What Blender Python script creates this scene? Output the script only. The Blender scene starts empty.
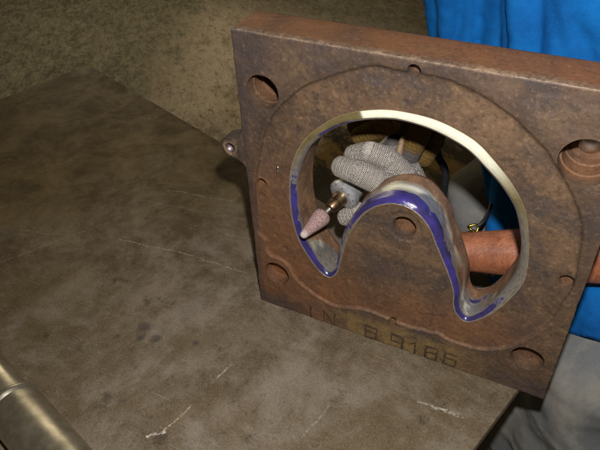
import bpy, bmesh, math, random
import numpy as np
from mathutils import Vector, Matrix
random.seed(4); rng = np.random.default_rng(7)
PI = math.pi
scene = bpy.context.scene
COL = scene.collection

# ------------------------------------------------------------------ camera
# world axes: X along the casting's front face, Y away from the viewer, Z up, table top z = 0
F = 609.0                                        # focal length in units of a 600 wide frame
dn = np.array([36., 734., 609.]); dn /= np.linalg.norm(dn)
ux = np.array([1479., 433., -609.]); ux -= dn * (ux @ dn); ux /= np.linalg.norm(ux)
ny = np.cross(ux, dn)
bl = np.array([261 - 300, 300 - 225, F]); bl *= .5 / (ny @ bl)
CAM = np.array([-ux @ bl, -.5, dn @ bl])
right = Vector((ux[0], ny[0], -dn[0])); down = Vector((ux[1], ny[1], -dn[1])); fwd = Vector((ux[2], ny[2], -dn[2]))
cd = bpy.data.cameras.new('camera'); cam = bpy.data.objects.new('camera', cd); COL.objects.link(cam)
m = Matrix.Identity(4)
for i in range(3):
    m[i][0] = right[i]; m[i][1] = -down[i]; m[i][2] = -fwd[i]; m[i][3] = CAM[i]
cam.matrix_world = m
cd.sensor_width = 36; cd.lens = 36 * F / 600; cd.clip_start = .02; cd.clip_end = 100
scene.camera = cam

def ray(x, y):
    r = np.array([x - 300, y - 225, F]); return np.array([ux @ r, ny @ r, -dn @ r]) / F
def aty(x, y, Y):
    r = ray(x, y); return CAM + r * ((Y - CAM[1]) / r[1])
def atz(x, y, Z):
    r = ray(x, y); return CAM + r * ((Z - CAM[2]) / r[2])

# ------------------------------------------------------------------ light
w = bpy.data.worlds.new('World'); scene.world = w; w.use_nodes = True
bg = w.node_tree.nodes['Background']; bg.inputs[0].default_value = (1, .70, .30, 1); bg.inputs[1].default_value = .06
def lamp(name, kind, loc, energy, color, size, aim=None):
    l = bpy.data.lights.new(name, kind); l.energy = energy; l.color = color
    if kind == 'AREA': l.size = size
    else: l.shadow_soft_size = size
    o = bpy.data.objects.new(name, l); COL.objects.link(o); o.location = loc
    if aim is not None:
        o.rotation_euler = (Vector(aim) - Vector(loc)).to_track_quat('-Z', 'Y').to_euler()
    return o
flash = lamp('camera_flash', 'POINT', Vector(CAM) - down * .085 + right * .02, 33, (1, .97, .95), .010)
shop = lamp('workshop_lamp', 'AREA', (-2.5, 2.5, 1.25), 32, (1, .85, .60), 1.6, (-2.2, 2.4, -.88))
vs = scene.view_settings
vs.view_transform = 'Standard'; vs.look = 'None'; vs.gamma = 1; vs.exposure = 0; vs.use_curve_mapping = False

# ------------------------------------------------------------------ helpers
def link(name, me, parent=None, mat=None, smooth=True, angle=None):
    o = bpy.data.objects.new(name, me); COL.objects.link(o)
    if parent is not None: o.parent = parent
    if mat is not None:
        for mm in (mat if isinstance(mat, (list, tuple)) else [mat]): me.materials.append(mm)
    if smooth:
        me.shade_smooth()
        if angle: me.set_sharp_from_angle(angle=math.radians(angle))
    return o
def mesh(name, v, f):
    me = bpy.data.meshes.new(name); me.from_pydata([tuple(map(float, p)) for p in v], [], f); me.update(); return me
def from_bm(bm, name):
    me = bpy.data.meshes.new(name); bm.to_mesh(me); bm.free(); return me
def thing(name, label, cat, loc=(0, 0, 0)):
    o = bpy.data.objects.new(name, None); COL.objects.link(o); o.location = loc
    o['label'] = label; o['category'] = cat; o.empty_display_size = .05
    return o
def evaluated(o):
    dg = bpy.context.evaluated_depsgraph_get(); dg.update()
    return bpy.data.meshes.new_from_object(o.evaluated_get(dg))
def bake(o):
    me = evaluated(o); o.modifiers.clear(); o.data = me; return o
def vnoise(x, y, scale, seed):
    r = np.random.default_rng(seed).random((257, 257))
    a = x / scale + 31.7; b = y / scale + 57.3
    i = np.floor(a).astype(int); j = np.floor(b).astype(int); fa = a - i; fb = b - j
    fa = fa * fa * (3 - 2 * fa); fb = fb * fb * (3 - 2 * fb); i %= 256; j %= 256
    return (r[i, j] * (1 - fa) + r[i + 1, j] * fa) * (1 - fb) + (r[i, j + 1] * (1 - fa) + r[i + 1, j + 1] * fa) * fb
def fbm(x, y, scale, seed, octv=4):
    t = 0; a = 1; n = 0
    for k in range(octv):
        t = t + a * vnoise(x, y, scale / 2 ** k, seed + k); n += a; a *= .55
    return t / n
def sstep(a, b, x):
    t = np.clip((x - a) / (b - a), 0, 1); return t * t * (3 - 2 * t)
def catmull(P, n, closed=True):
    P = np.asarray(P, float); K = len(P); out = []
    segs = K if closed else K - 1
    for k in range(segs):
        p0, p1, p2, p3 = (P[(k + j) % K] for j in (-1, 0, 1, 2)) if closed else (P[max(k - 1, 0)], P[k], P[k + 1], P[min(k + 2, K - 1)])
        for t in np.linspace(0, 1, n, endpoint=False):
            out.append(.5 * (2 * p1 + (p2 - p0) * t + (2 * p0 - 5 * p1 + 4 * p2 - p3) * t * t + (3 * p1 - p0 - 3 * p2 + p3) * t ** 3))
    if not closed: out.append(P[-1])
    return np.array(out)
def resample(Q, n):
    R = np.vstack([Q, Q[:1]]); L = np.r_[0, np.cumsum(np.linalg.norm(np.diff(R[:, :2], axis=0), axis=1))]
    s = np.linspace(0, L[-1], n, endpoint=False)
    return np.stack([np.interp(s, L, R[:, k]) for k in range(R.shape[1])], 1)
def signed_dist(px, pz, poly):                   # > 0 inside
    d2 = np.full(px.shape, 1e9); ins = np.zeros(px.shape, bool); K = len(poly)
    for k in range(K):
        ax, az = poly[k]; bx, bz = poly[(k + 1) % K]
        ex, ez = bx - ax, bz - az; q = ex * ex + ez * ez + 1e-18
        t = np.clip(((px - ax) * ex + (pz - az) * ez) / q, 0, 1)
        d2 = np.minimum(d2, (px - ax - t * ex) ** 2 + (pz - az - t * ez) ** 2)
        c = (az > pz) != (bz > pz)
        if bz != az: ins ^= c & (px < (bx - ax) * (pz - az) / (bz - az) + ax)
    return np.where(ins, 1, -1) * np.sqrt(d2)
def frame(axis):
    a = Vector(axis).normalized(); b = a.orthogonal().normalized(); return a, b, a.cross(b)
def lathe(name, p0, axis, prof, seg=40, cap=True):   # prof: (distance along the axis, radius)
    a, b, c = frame(axis); p0 = Vector(p0); v = []; f = []
    for (s, r) in prof:
        for k in range(seg):
            t = 2 * PI * k / seg; v.append(p0 + a * s + (b * math.cos(t) + c * math.sin(t)) * r)
    n = len(prof)
    for i in range(n - 1):
        for k in range(seg):
            k2 = (k + 1) % seg; f.append((i * seg + k, i * seg + k2, (i + 1) * seg + k2, (i + 1) * seg + k))
    if cap:
        f.append(tuple(range(seg))[::-1]); f.append(tuple(range((n - 1) * seg, n * seg)))
    me = mesh(name, v, f)
    bm = bmesh.new(); bm.from_mesh(me); bmesh.ops.recalc_face_normals(bm, faces=bm.faces); bm.to_mesh(me); bm.free()
    return me
def sweep(name, pts, rad, seg=16):
    P = catmull(pts, 8, False); R = catmull(np.array([[r, 0, 0] for r in rad]), 8, False)[:, 0]; v = []; f = []
    up = Vector((.3, .2, 1)).normalized()
    for i, p in enumerate(P):
        t = Vector(P[min(i + 1, len(P) - 1)] - P[max(i - 1, 0)]).normalized(); b = t.cross(up).normalized(); c = t.cross(b)
        for k in range(seg):
            a = 2 * PI * k / seg; v.append(Vector(p) + (b * math.cos(a) + c * math.sin(a)) * R[i])
    for i in range(len(P) - 1):
        for k in range(seg):
            k2 = (k + 1) % seg; f.append((i * seg + k, i * seg + k2, (i + 1) * seg + k2, (i + 1) * seg + k))
    f.append(tuple(range(seg))[::-1]); f.append(tuple(range((len(P) - 1) * seg, len(P) * seg)))
    return mesh(name, v, f)
def blob(name, chains, voxel, smooth=6, squash=None):
    """chains of (point, radius) or (point, (rx, ry, rz)); their union as one continuous surface"""
    bm = bmesh.new()
    for ch in chains:
        P = np.array([p for p, r in ch], float); R = np.array([r if hasattr(r, '__len__') else (r, r, r) for p, r in ch], float)
        dense = []
        for k in range(max(len(ch) - 1, 1)):
            q = min(k + 1, len(ch) - 1)
            L = np.linalg.norm(P[q] - P[k]); n = max(1, int(L / (min(R[k].min(), R[q].min()) * .22)))
            for t in np.linspace(0, 1, n, endpoint=(k == len(ch) - 2)):
                dense.append((P[k] * (1 - t) + P[q] * t, R[k] * (1 - t) + R[q] * t))
        for p, r in dense:
            M = Matrix.Translation(Vector(p)) @ Matrix.Diagonal((*r, 1))
            bmesh.ops.create_icosphere(bm, subdivisions=2 if voxel < .004 or r[0] < .05 else 3, radius=1, matrix=M)
    me = from_bm(bm, name); o = bpy.data.objects.new(name, me); COL.objects.link(o)
    r = o.modifiers.new('r', 'REMESH'); r.mode = 'VOXEL'; r.voxel_size = voxel
    s = o.modifiers.new('s', 'SMOOTH'); s.iterations = smooth; s.factor = .5
    me2 = evaluated(o); bpy.data.objects.remove(o); bpy.data.meshes.remove(me); me2.name = name
    return me2
def coords(me):
    a = np.empty(len(me.vertices) * 3); me.vertices.foreach_get('co', a); return a.reshape(-1, 3)
def normals(me):
    a = np.empty(len(me.vertices) * 3); me.vertices.foreach_get('normal', a); return a.reshape(-1, 3)
def set_coords(me, a):
    me.vertices.foreach_set('co', a.astype(np.float32).ravel()); me.update()
def attr(me, name, a, kind):
    at = me.attributes.new(name, kind, 'POINT')
    if kind == 'FLOAT': at.data.foreach_set('value', np.asarray(a, np.float32).ravel())
    else: at.data.foreach_set('vector', np.asarray(a, np.float32).ravel())

# ------------------------------------------------------------------ materials
class NT:
    def __init__(s, name):
        s.mat = bpy.data.materials.new(name); s.mat.use_nodes = True; s.t = s.mat.node_tree
        s.b = s.t.nodes['Principled BSDF']; s.co = s.n('ShaderNodeTexCoord').outputs['Object']
    def n(s, typ, **kw):
        x = s.t.nodes.new(typ)
        for k, v in kw.items(): setattr(x, k, v)
        return x
    def put(s, sock, v):
        if hasattr(v, 'is_output') or isinstance(v, bpy.types.NodeSocket): s.t.links.new(v, sock)
        else: sock.default_value = v
    def noise(s, scale, detail=4, rough=.55, vec=None, stretch=None, dist=0):
        x = s.n('ShaderNodeTexNoise'); x.inputs['Scale'].default_value = scale; x.inputs['Detail'].default_value = detail
        x.inputs['Roughness'].default_value = rough; x.inputs['Distortion'].default_value = dist
        v = vec or s.co
        if stretch: v = s.mapping(v, stretch)
        s.t.links.new(v, x.inputs['Vector']); return x.outputs['Fac']
    def mapping(s, v, scale=(1, 1, 1), rot=(0, 0, 0)):
        mp = s.n('ShaderNodeMapping'); mp.inputs['Scale'].default_value = scale; mp.inputs['Rotation'].default_value = rot
        s.t.links.new(v, mp.inputs['Vector']); return mp.outputs[0]
    def vor(s, scale, feat='F1', vec=None):
        x = s.n('ShaderNodeTexVoronoi', feature=feat); x.inputs['Scale'].default_value = scale
        s.t.links.new(vec or s.co, x.inputs['Vector']); return x.outputs['Distance']
    def math(s, op, a, b=0.0, c=0.0):
        x = s.n('ShaderNodeMath', operation=op)
        for k, v in enumerate((a, b, c)): s.put(x.inputs[k], v)
        return x.outputs[0]
    def ramp(s, fac, lo, hi, a=0.0, b=1.0):
        x = s.n('ShaderNodeMapRange', interpolation_type='SMOOTHSTEP')
        for k, v in enumerate((fac, lo, hi, a, b)): s.put(x.inputs[k], v)
        return x.outputs[0]
    def mix(s, fac, a, b):
        x = s.n('ShaderNodeMix', data_type='RGBA'); s.put(x.inputs[0], fac)
        for k, v in ((6, a), (7, b)):
            s.put(x.inputs[k], (*v, 1) if isinstance(v, tuple) and len(v) == 3 else v)
        return x.outputs[2]
    def at(s, name, vec=False):
        x = s.n('ShaderNodeAttribute', attribute_name=name); return x.outputs['Vector' if vec else 'Fac']
    def xyz(s, v=None):
        x = s.n('ShaderNodeSeparateXYZ'); s.t.links.new(v or s.co, x.inputs[0]); return x.outputs
    def bump(s, h, strength, dist, prev=None):
        x = s.n('ShaderNodeBump'); x.inputs['Strength'].default_value = strength; x.inputs['Distance'].default_value = dist
        s.put(x.inputs['Height'], h)
        if prev is not None: s.t.links.new(prev, x.inputs['Normal'])
        return x.outputs[0]
    def done(s, color, rough=.5, metal=0.0, normal=None, spec=.5):
        s.put(s.b.inputs['Base Color'], (*color, 1) if isinstance(color, tuple) and len(color) == 3 else color)
        s.put(s.b.inputs['Roughness'], rough); s.put(s.b.inputs['Metallic'], metal)
        s.put(s.b.inputs['Specular IOR Level'], spec)
        if normal is not None: s.t.links.new(normal, s.b.inputs['Normal'])
        return s.mat
    def segment(s, P, a, b, width):              # 1 on a scratch from a to b (x, y), 0 away from it
        o = s.xyz(P); ex, ey = b[0] - a[0], b[1] - a[1]; q = ex * ex + ey * ey
        dx = s.math('SUBTRACT', o[0], a[0]); dy = s.math('SUBTRACT', o[1], a[1])
        t = s.math('DIVIDE', s.math('ADD', s.math('MULTIPLY', dx, ex), s.math('MULTIPLY', dy, ey)), q)
        x = s.n('ShaderNodeClamp'); s.put(x.inputs[0], t); t = x.outputs[0]
        rx = s.math('SUBTRACT', dx, s.math('MULTIPLY', t, ex)); ry = s.math('SUBTRACT', dy, s.math('MULTIPLY', t, ey))
        dd = s.math('SQRT', s.math('ADD', s.math('MULTIPLY', rx, rx), s.math('MULTIPLY', ry, ry)))
        return s.ramp(dd, width * .4, width, 1.0, 0.0)

FL = -.88
def mat_floor():
    k = NT('floor_concrete'); o = k.xyz(); k.co = k.mapping(k.mapping(k.co, (1, 1, 1), (0, 0, -.73)), (1, .42, 1))
    a = k.noise(1.1, 3, .6); b = k.noise(5, 8, .75); c = k.noise(45, 6, .8); sp = k.noise(150, 4, .85)
    col = k.mix(k.ramp(b, .34, .64), (.190, .155, .112), (.470, .405, .310))
    col = k.mix(k.ramp(c, .50, .66, 0, .75), col, (.105, .085, .052))
    col = k.mix(k.ramp(c, .46, .34, 0, .6), col, (.47, .40, .30))
    col = k.mix(k.ramp(k.noise(13, 9, .8), .58, .66, 0, .8), col, (.065, .052, .030))
    col = k.mix(k.ramp(sp, .55, .66, 0, .75), col, (.045, .038, .022))
    col = k.mix(k.ramp(sp, .44, .34, 0, .5), col, (.52, .45, .34))
    # green-black mottle, darker towards the left, and a stain far behind
    side = k.math('ADD', k.math('MULTIPLY', o[0], -.92), k.math('MULTIPLY', o[1], -.39))
    side = k.math('ADD', side, k.math('MULTIPLY', k.math('SUBTRACT', b, .5), 1.8))
    left_tone = k.ramp(side, .65, 1.15)
    dark_tone = k.mix(k.ramp(k.noise(30, 8, .85), .38, .62), (.026, .027, .016), (.150, .142, .098))
    col = k.mix(k.math('MULTIPLY', left_tone, .85), col, dark_tone)
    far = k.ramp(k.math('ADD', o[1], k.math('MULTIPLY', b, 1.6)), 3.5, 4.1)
    col = k.mix(k.math('MULTIPLY', far, .75), col, dark_tone)
    # shade behind the bench painted into the concrete as a dark patch
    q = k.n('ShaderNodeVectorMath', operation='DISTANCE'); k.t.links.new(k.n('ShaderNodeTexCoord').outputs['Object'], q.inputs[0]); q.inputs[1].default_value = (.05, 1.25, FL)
    painted_shade = k.ramp(k.math('ADD', q.outputs['Value'], k.math('MULTIPLY', k.math('SUBTRACT', b, .5), 1.2)), .75, 1.05, .92, 0.0)
    col = k.mix(painted_shade, col, k.mix(k.ramp(k.noise(4, 5, .7), .50, .60), (.014, .011, .006), (.16, .10, .025)))
    nb = k.bump(c, .6, .014); nb = k.bump(sp, .5, .006, nb)
    return k.done(col, .9, 0, nb, .2)

def mat_bench(segs, spots):
    k = NT('worn_steel_sheet'); P = k.co
    big = k.noise(3.0, 4, .6); mid = k.noise(11, 9, .74, dist=.3); fine = k.noise(380, 4, .85); mot = k.noise(52, 7, .8)
    col = k.mix(k.ramp(mid, .36, .64), (.078, .055, .030), (.178, .142, .102))
    col = k.mix(k.ramp(big, .44, .62, 0, .75), col, (.085, .060, .028))
    col = k.mix(k.ramp(mot, .52, .70, 0, .35), col, (.250, .208, .160))
    col = k.mix(k.ramp(mot, .47, .34, 0, .6), col, (.045, .032, .018))
    col = k.mix(k.ramp(k.noise(7, 8, .72, dist=.3), .48, .66, 0, .5), col, (.240, .202, .165))
    col = k.mix(k.ramp(k.noise(19, 8, .78), .56, .66, 0, .75), col, (.038, .028, .018))
    col = k.mix(k.ramp(k.noise(27, 9, .85, vec=k.mapping(P, (1, 1, 1), (.3, 0, 2))), .62, .70, 0, .6), col, (.30, .215, .130))
    col = k.mix(k.ramp(fine, .53, .70, 0, .38), col, (.32, .27, .215))
    col = k.mix(k.ramp(fine, .47, .33, 0, .6), col, (.028, .020, .012))
    o = k.xyz(); pat = k.math('ADD', k.math('MULTIPLY', o[0], -.62), k.math('MULTIPLY', o[1], .78))
    pat = k.math('ADD', pat, k.math('MULTIPLY', k.math('SUBTRACT', k.noise(4, 7, .7), .5), .8))
    far_tone = k.mix(k.ramp(mid, .34, .66), (.054, .035, .010), (.130, .090, .032))
    far_tone = k.mix(k.ramp(mot, .56, .70, 0, .5), far_tone, (.185, .135, .065))
    far_tone = k.mix(k.ramp(k.noise(9, 9, .85), .57, .66, 0, .55), far_tone, (.215, .155, .085))
    col = k.mix(k.ramp(pat, -.18, .36, 0, .9), col, far_tone)  # browner and darker towards the far left
    # crowds of hair-thin scuffs in two directions
    for rz, sd in ((.35, 1.0), (-.9, .8), (1.25, .7), (-.2, .6)):
        s1 = k.noise(1, 2, .5, vec=k.mapping(P, (14, 620, 1), (0, 0, rz)))
        gate = k.noise(7, 2, .5, vec=k.mapping(P, (1, 1, 1), (rz * 3, .3, 1.2)))
        col = k.mix(k.math('MULTIPLY', k.ramp(s1, .66, .74), k.ramp(gate, .5, .65, 0, .45 * sd)), col, (.36, .32, .25))
    wob = k.n('ShaderNodeVectorMath', operation='ADD')
    nz = k.n('ShaderNodeTexNoise'); nz.inputs['Scale'].default_value = 26; k.t.links.new(P, nz.inputs['Vector'])
    sc = k.n('ShaderNodeVectorMath', operation='MULTIPLY_ADD'); k.t.links.new(nz.outputs['Color'], sc.inputs[0])
    sc.inputs[1].default_value = (.010, .010, 0); sc.inputs[2].default_value = (-.005, -.005, 0)
    k.t.links.new(P, wob.inputs[0]); k.t.links.new(sc.outputs[0], wob.inputs[1]); PW = wob.outputs[0]
    brk = k.ramp(k.noise(210, 4, .8), .42, .60); hs = None
    for a, b, wd, st, c in segs:
        mk = k.math('MULTIPLY', k.segment(PW, a, b, wd * .62), k.math('MULTIPLY', brk, st * .8))
        col = k.mix(mk, col, c)
    for (x, y, r) in spots:
        q = k.n('ShaderNodeVectorMath', operation='DISTANCE'); k.t.links.new(PW, q.inputs[0]); q.inputs[1].default_value = (x, y, 0)
        col = k.mix(k.ramp(q.outputs['Value'], r * .3, r * 1.3, .6, 0.0), col, (.030, .024, .026))
    nb = k.bump(mot, .25, .002); nb = k.bump(fine, .5, .0008, nb)
    return k.done(col, k.ramp(mid, .3, .7, .72, .55), .06, nb, .22)

def mat_casting(top=False):
    k = NT('rusty_cast_iron'); o = k.xyz()
    a = k.noise(16, 4, .6, dist=.4); b = k.noise(60, 6, .7); c = k.noise(240, 5, .8); d = k.noise(7, 3, .6)
    col = k.mix(k.ramp(a, .34, .66), (.068, .042, .026), (.122, .074, .043))
    col = k.mix(k.ramp(b, .5, .72, 0, .5), col, (.200, .122, .064))
    col = k.mix(k.ramp(b, .48, .30, 0, .65), col, (.045, .029, .020))
    col = k.mix(k.ramp(k.noise(14, 8, .72, dist=.25), .48, .64, 0, .85), col, (.048, .037, .034))
    col = k.mix(k.ramp(k.noise(19, 6, .75, dist=.7, vec=k.mapping(k.co, (1, 1, 1), (.5, .2, .9))), .56, .68, 0, .6), col, (.175, .115, .054))
    col = k.mix(k.math('MULTIPLY', k.at('orange'), k.ramp(a, .25, .7, .35, .95)), col, (.185, .076, .030))
    col = k.mix(k.math('MULTIPLY', k.at('gold'), k.ramp(b, .35, .65, .25, 1)), col, (.185, .120, .046))
    col = k.mix(k.math('MULTIPLY', k.at('scale'), k.ramp(b, .3, .6, .3, 1)), col, (.048, .036, .034))
    col = k.mix(k.math('MULTIPLY', k.at('dark_tone'), k.ramp(b, .25, .6, .5, 1)), col, (.022, .016, .013))
    col = k.mix(k.math('MULTIPLY', k.at('bare'), k.ramp(c, .4, .6, .3, .9)), col, (.36, .25, .16))  # bare edges, and the lit lower step painted as a pale line
    col = k.mix(k.ramp(c, .54, .68, 0, .4), col, (.24, .16, .095))
    col = k.mix(k.ramp(c, .46, .32, 0, .6), col, (.026, .017, .012))
    nb = k.bump(b, .30, .0016); nb = k.bump(c, .45, .0007, nb)
    return k.done(col, k.ramp(a, .3, .7, .70, .54), .10, nb, .32)

def mat_rim():
    k = NT('ground_steel_and_layout_dye')
    a = k.noise(45, 5, .65); c = k.noise(300, 3, .7); gr = k.noise(1, 3, .6, vec=k.mapping(k.at('brush', True), (90, 1500, 1)))
    rust = k.mix(k.ramp(a, .3, .7), (.085, .048, .028), (.210, .110, .055))
    rust = k.mix(k.ramp(c, .5, .7, 0, .5), rust, (.28, .19, .12))
    steel = k.mix(k.ramp(gr, .3, .7), (.20, .185, .165), (.56, .53, .48))
    ivory_sheen = k.mix(k.ramp(gr, .3, .7), (.80, .78, .58), (.92, .91, .74))
    olive = k.mix(k.ramp(a, .3, .7), (.27, .22, .095), (.40, .33, .15))
    pol = k.ramp(k.math('ADD', k.at('polish'), k.math('MULTIPLY', k.math('SUBTRACT', a, .5), .9)), .42, .58)
    dye = k.ramp(k.math('ADD', k.at('dye'), k.math('MULTIPLY', k.math('SUBTRACT', k.noise(70, 4, .7, stretch=(1, .4, 1)), .5), 1.05)), .40, .62)
    col = k.mix(pol, rust, steel)
    col = k.mix(k.at('olive_sheen'), col, olive)  # pale and olive reflections are painted into the bevel colour
    col = k.mix(k.at('ivory_sheen'), col, ivory_sheen)
    dc = k.mix(k.ramp(a, .3, .7), (.006, .004, .040), (.022, .012, .165))
    col = k.mix(k.math('MULTIPLY', dye, .95), col, dc)
    metal = k.math('MULTIPLY', k.math('MULTIPLY', pol, k.math('SUBTRACT', 1.0, dye)), k.math('SUBTRACT', .75, k.math('MULTIPLY', k.at('ivory_sheen'), .6)))
    rg = k.math('ADD', k.math('SUBTRACT', .60, k.math('MULTIPLY', pol, .22)), k.math('MULTIPLY', dye, -.18))
    k.put(k.b.inputs['Coat Weight'], k.math('MULTIPLY', dye, .4)); k.b.inputs['Coat Roughness'].default_value = .16
    nb = k.bump(gr, .30, .0006); nb = k.bump(a, .5, .0022, nb)
    return k.done(col, rg, metal, nb, .5)

def mat_metal(name, c1, c2, rough, metal=1.0, scale=120, stretch=None, bump=.15, spots=None):
    k = NT(name); a = k.noise(scale, 4, .65, stretch=stretch); b = k.noise(scale * .15, 4, .6)
    col = k.mix(k.ramp(a, .3, .7), c1, c2)
    if spots: col = k.mix(k.ramp(b, .52, .68, 0, .8), col, spots)
    return k.done(col, k.ramp(b, .3, .7, rough * .8, rough * 1.25), metal, k.bump(a, bump, .0006))

def mat_knit(name, lo, hi, tint=None):
    k = NT(name); v = k.xyz(k.at('knit', True))
    s = k.math('MULTIPLY', v[0], 2 * PI / .0025); t = k.math('MULTIPLY', v[1], 2 * PI / .0023)
    row = k.math('SINE', k.math('ADD', s, k.math('MULTIPLY', k.math('SINE', t), 1.2)))
    col_ = k.math('SINE', k.math('ADD', t, k.math('MULTIPLY', s, .5)))
    h = k.math('ADD', k.math('MULTIPLY', row, .5), k.math('MULTIPLY', col_, .5))
    n = k.noise(420, 3, .8); big = k.noise(40, 4, .6)
    hh = k.math('ADD', h, k.math('MULTIPLY', k.math('SUBTRACT', n, .5), 2.6))
    col = k.mix(k.ramp(hh, -.9, .7), lo, hi)
    col = k.mix(k.ramp(big, .42, .66, 0, .75), col, tuple((np.array(lo) + np.array(hi)) * .42))
    if tint: col = k.mix(k.ramp(k.at('tip'), .3, .8), col, tint)
    return k.done(col, .9, 0, k.bump(hh, .75, .0016), .15)

def mat_cloth(name, c1, c2, weave=900, rough=.85, wear=None):
    k = NT(name); a = k.noise(7, 4, .6); b = k.noise(weave, 2, .7); c = k.noise(60, 4, .7)
    col = k.mix(k.ramp(a, .3, .7), c1, c2)
    if wear: col = k.mix(k.ramp(k.noise(11, 4, .65, dist=.8), .48, .70, 0, .8), col, wear)
    col = k.mix(k.ramp(c, .4, .7, 0, .25), col, tuple(x * .6 for x in c1))
    col = k.mix(k.ramp(b, .5, .75, 0, .30), col, tuple(min(1, x * 1.7) for x in c2))
    k.b.inputs['Sheen Weight'].default_value = 0.0
    return k.done(col, rough, 0, k.bump(b, .35, .0012), .2)

def mat_skin():
    k = NT('skin'); a = k.noise(45, 7, .7); b = k.noise(500, 3, .7)
    hair = k.noise(1, 3, .6, vec=k.mapping(k.co, (1000, 330, 110), (0, .45, .2)))
    col = k.mix(k.ramp(a, .3, .7), (.22, .070, .030), (.39, .150, .075))
    col = k.mix(k.ramp(hair, .50, .72, 0, .6), col, (.13, .040, .016))
    col = k.mix(k.ramp(b, .6, .75, 0, .3), col, (.46, .20, .10))
    k.b.inputs['Subsurface Weight'].default_value = .03; k.b.inputs['Subsurface Radius'].default_value = (.008, .003, .001)
    nb = k.bump(hair, .3, .0008); nb = k.bump(b, .2, .0005, nb)
    return k.done(col, .5, 0, nb, .4)

def mat_stone():
    k = NT('pink_abrasive'); a = k.noise(620, 3, .8); b = k.noise(90, 3, .6)
    col = k.mix(k.ramp(a, .32, .68), (.13, .068, .064), (.40, .28, .265))
    col = k.mix(k.ramp(b, .45, .7, 0, .5), col, (.30, .15, .14))
    tipm = k.n('ShaderNodeVectorMath', operation='LENGTH'); k.t.links.new(k.co, tipm.inputs[0])
    col = k.mix(k.ramp(tipm.outputs['Value'], .004, .012, .75, 0.0), col, (.52, .44, .42))
    return k.done(col, .9, 0, k.bump(a, .8, .0012), .3)
def mat_plain(name, c, rough=.6, metal=0.0, scale=150):
    k = NT(name); a = k.noise(scale, 4, .7)
    return k.done(k.mix(k.ramp(a, .3, .7), tuple(x * .7 for x in c), tuple(min(1, x * 1.25) for x in c)), rough, metal, k.bump(a, .2, .0008))

# ------------------------------------------------------------------ floor
FL = -.88
me = mesh('floor', [(-9, -4, FL), (6, -4, FL), (6, 11, FL), (-9, 11, FL)], [(0, 1, 2, 3)])
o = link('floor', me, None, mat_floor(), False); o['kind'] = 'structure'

# ------------------------------------------------------------------ workbench
C1 = np.array([-.783, .514]); C2 = np.array([.386, .101]); back = np.array([-.272, -.962])
C3 = C2 + back * .72; C4 = C1 + back * .72
def round_poly(pts, rad, n=10):
    out = []
    for i, p in enumerate(pts):
        a = (pts[i - 1] - p); b = (pts[(i + 1) % len(pts)] - p); a /= np.linalg.norm(a); b /= np.linalg.norm(b)
        r = rad[i]
        for t in np.linspace(0, 1, n): out.append((1 - t) ** 2 * (p + a * r) + 2 * t * (1 - t) * p + t * t * (p + b * r))
    return np.array(out)
poly = round_poly([C1, C2, C3, C4], [.055, .006, .02, .03])
ctr = poly.mean(0)
bench = thing('workbench', 'worn brown steel workbench with a rounded corner and scratched top', 'workbench', (float(ctr[0]), float(ctr[1]), FL))
loops = [(0, -.0006), (.0005, 0), (0, -.0006)]
def slab(name, poly, z0, z1, off):
    K = len(poly); v = []; f = []
    lay = [(z0, 0), (z1 - .0025, 0), (z1 - .0008, .0008), (z1, .0028)]
    c = poly.mean(0)
    for z, ins in lay:
        for p in poly:
            q = p + (c - p) / np.linalg.norm(c - p) * ins; v.append((q[0] - off[0], q[1] - off[1], z - off[2]))
    for i in range(len(lay) - 1):
        for k in range(K): f.append((i * K + k, i * K + (k + 1) % K, (i + 1) * K + (k + 1) % K, (i + 1) * K + k))
    f.append(tuple(range(K))); f.append(tuple(range((len(lay) - 1) * K, len(lay) * K))[::-1])
    me = mesh(name, v, f); bm = bmesh.new(); bm.from_mesh(me); bmesh.ops.recalc_face_normals(bm, faces=bm.faces); bm.to_mesh(me); bm.free()
    return me
def S(a, b, wd, st, c=(.42, .36, .26)):
    A = atz(*a, 0); B = atz(*b, 0); return ((A[0] - ctr[0], A[1] - ctr[1]), (B[0] - ctr[0], B[1] - ctr[1]), wd, st, c)
lt = (.50, .46, .38)
segs = [S((120, 239), (198, 257), .0022, .8), S((198, 257), (248, 273), .0020, .7), S((165, 190), (232, 201), .0022, .6),
        S((0, 262), (60, 240), .002, .5), S((60, 240), (110, 222), .002, .4), S((140, 200), (215, 214), .0018, .35),
        S((147, 436), (165, 432), .0035, 1, (.60, .57, .50)), S((165, 430), (192, 405), .0026, .9, (.48, .39, .25)),
        S((216, 380), (231, 365), .0024, .8, (.50, .42, .28)), S((66, 330), (92, 402), .0022, .5, (.07, .05, .03)),
        S((430, 405), (462, 416), .0060, .55, lt), S((418, 402), (448, 410), .0030, .6, lt), S((230, 402), (262, 360), .010, .45, (.05, .036, .022)),
        S((0, 190), (70, 160), .002, .35), S((225, 234), (252, 240), .002, .5), S((300, 440), (330, 405), .0022, .35, lt),
        S((95, 225), (130, 200), .006, .4, (.06, .045, .02)), S((20, 230), (75, 236), .0025, .3)]
spots = [(*(atz(x, y, 0)[:2] - ctr), r) for x, y, r in ((144, 327, .010), (140, 338, .007), (156, 339, .008), (196, 343, .005))]
M_bench = mat_bench(segs, spots)
top = slab('top', poly, -.012, 0, (*ctr, FL))
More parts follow.
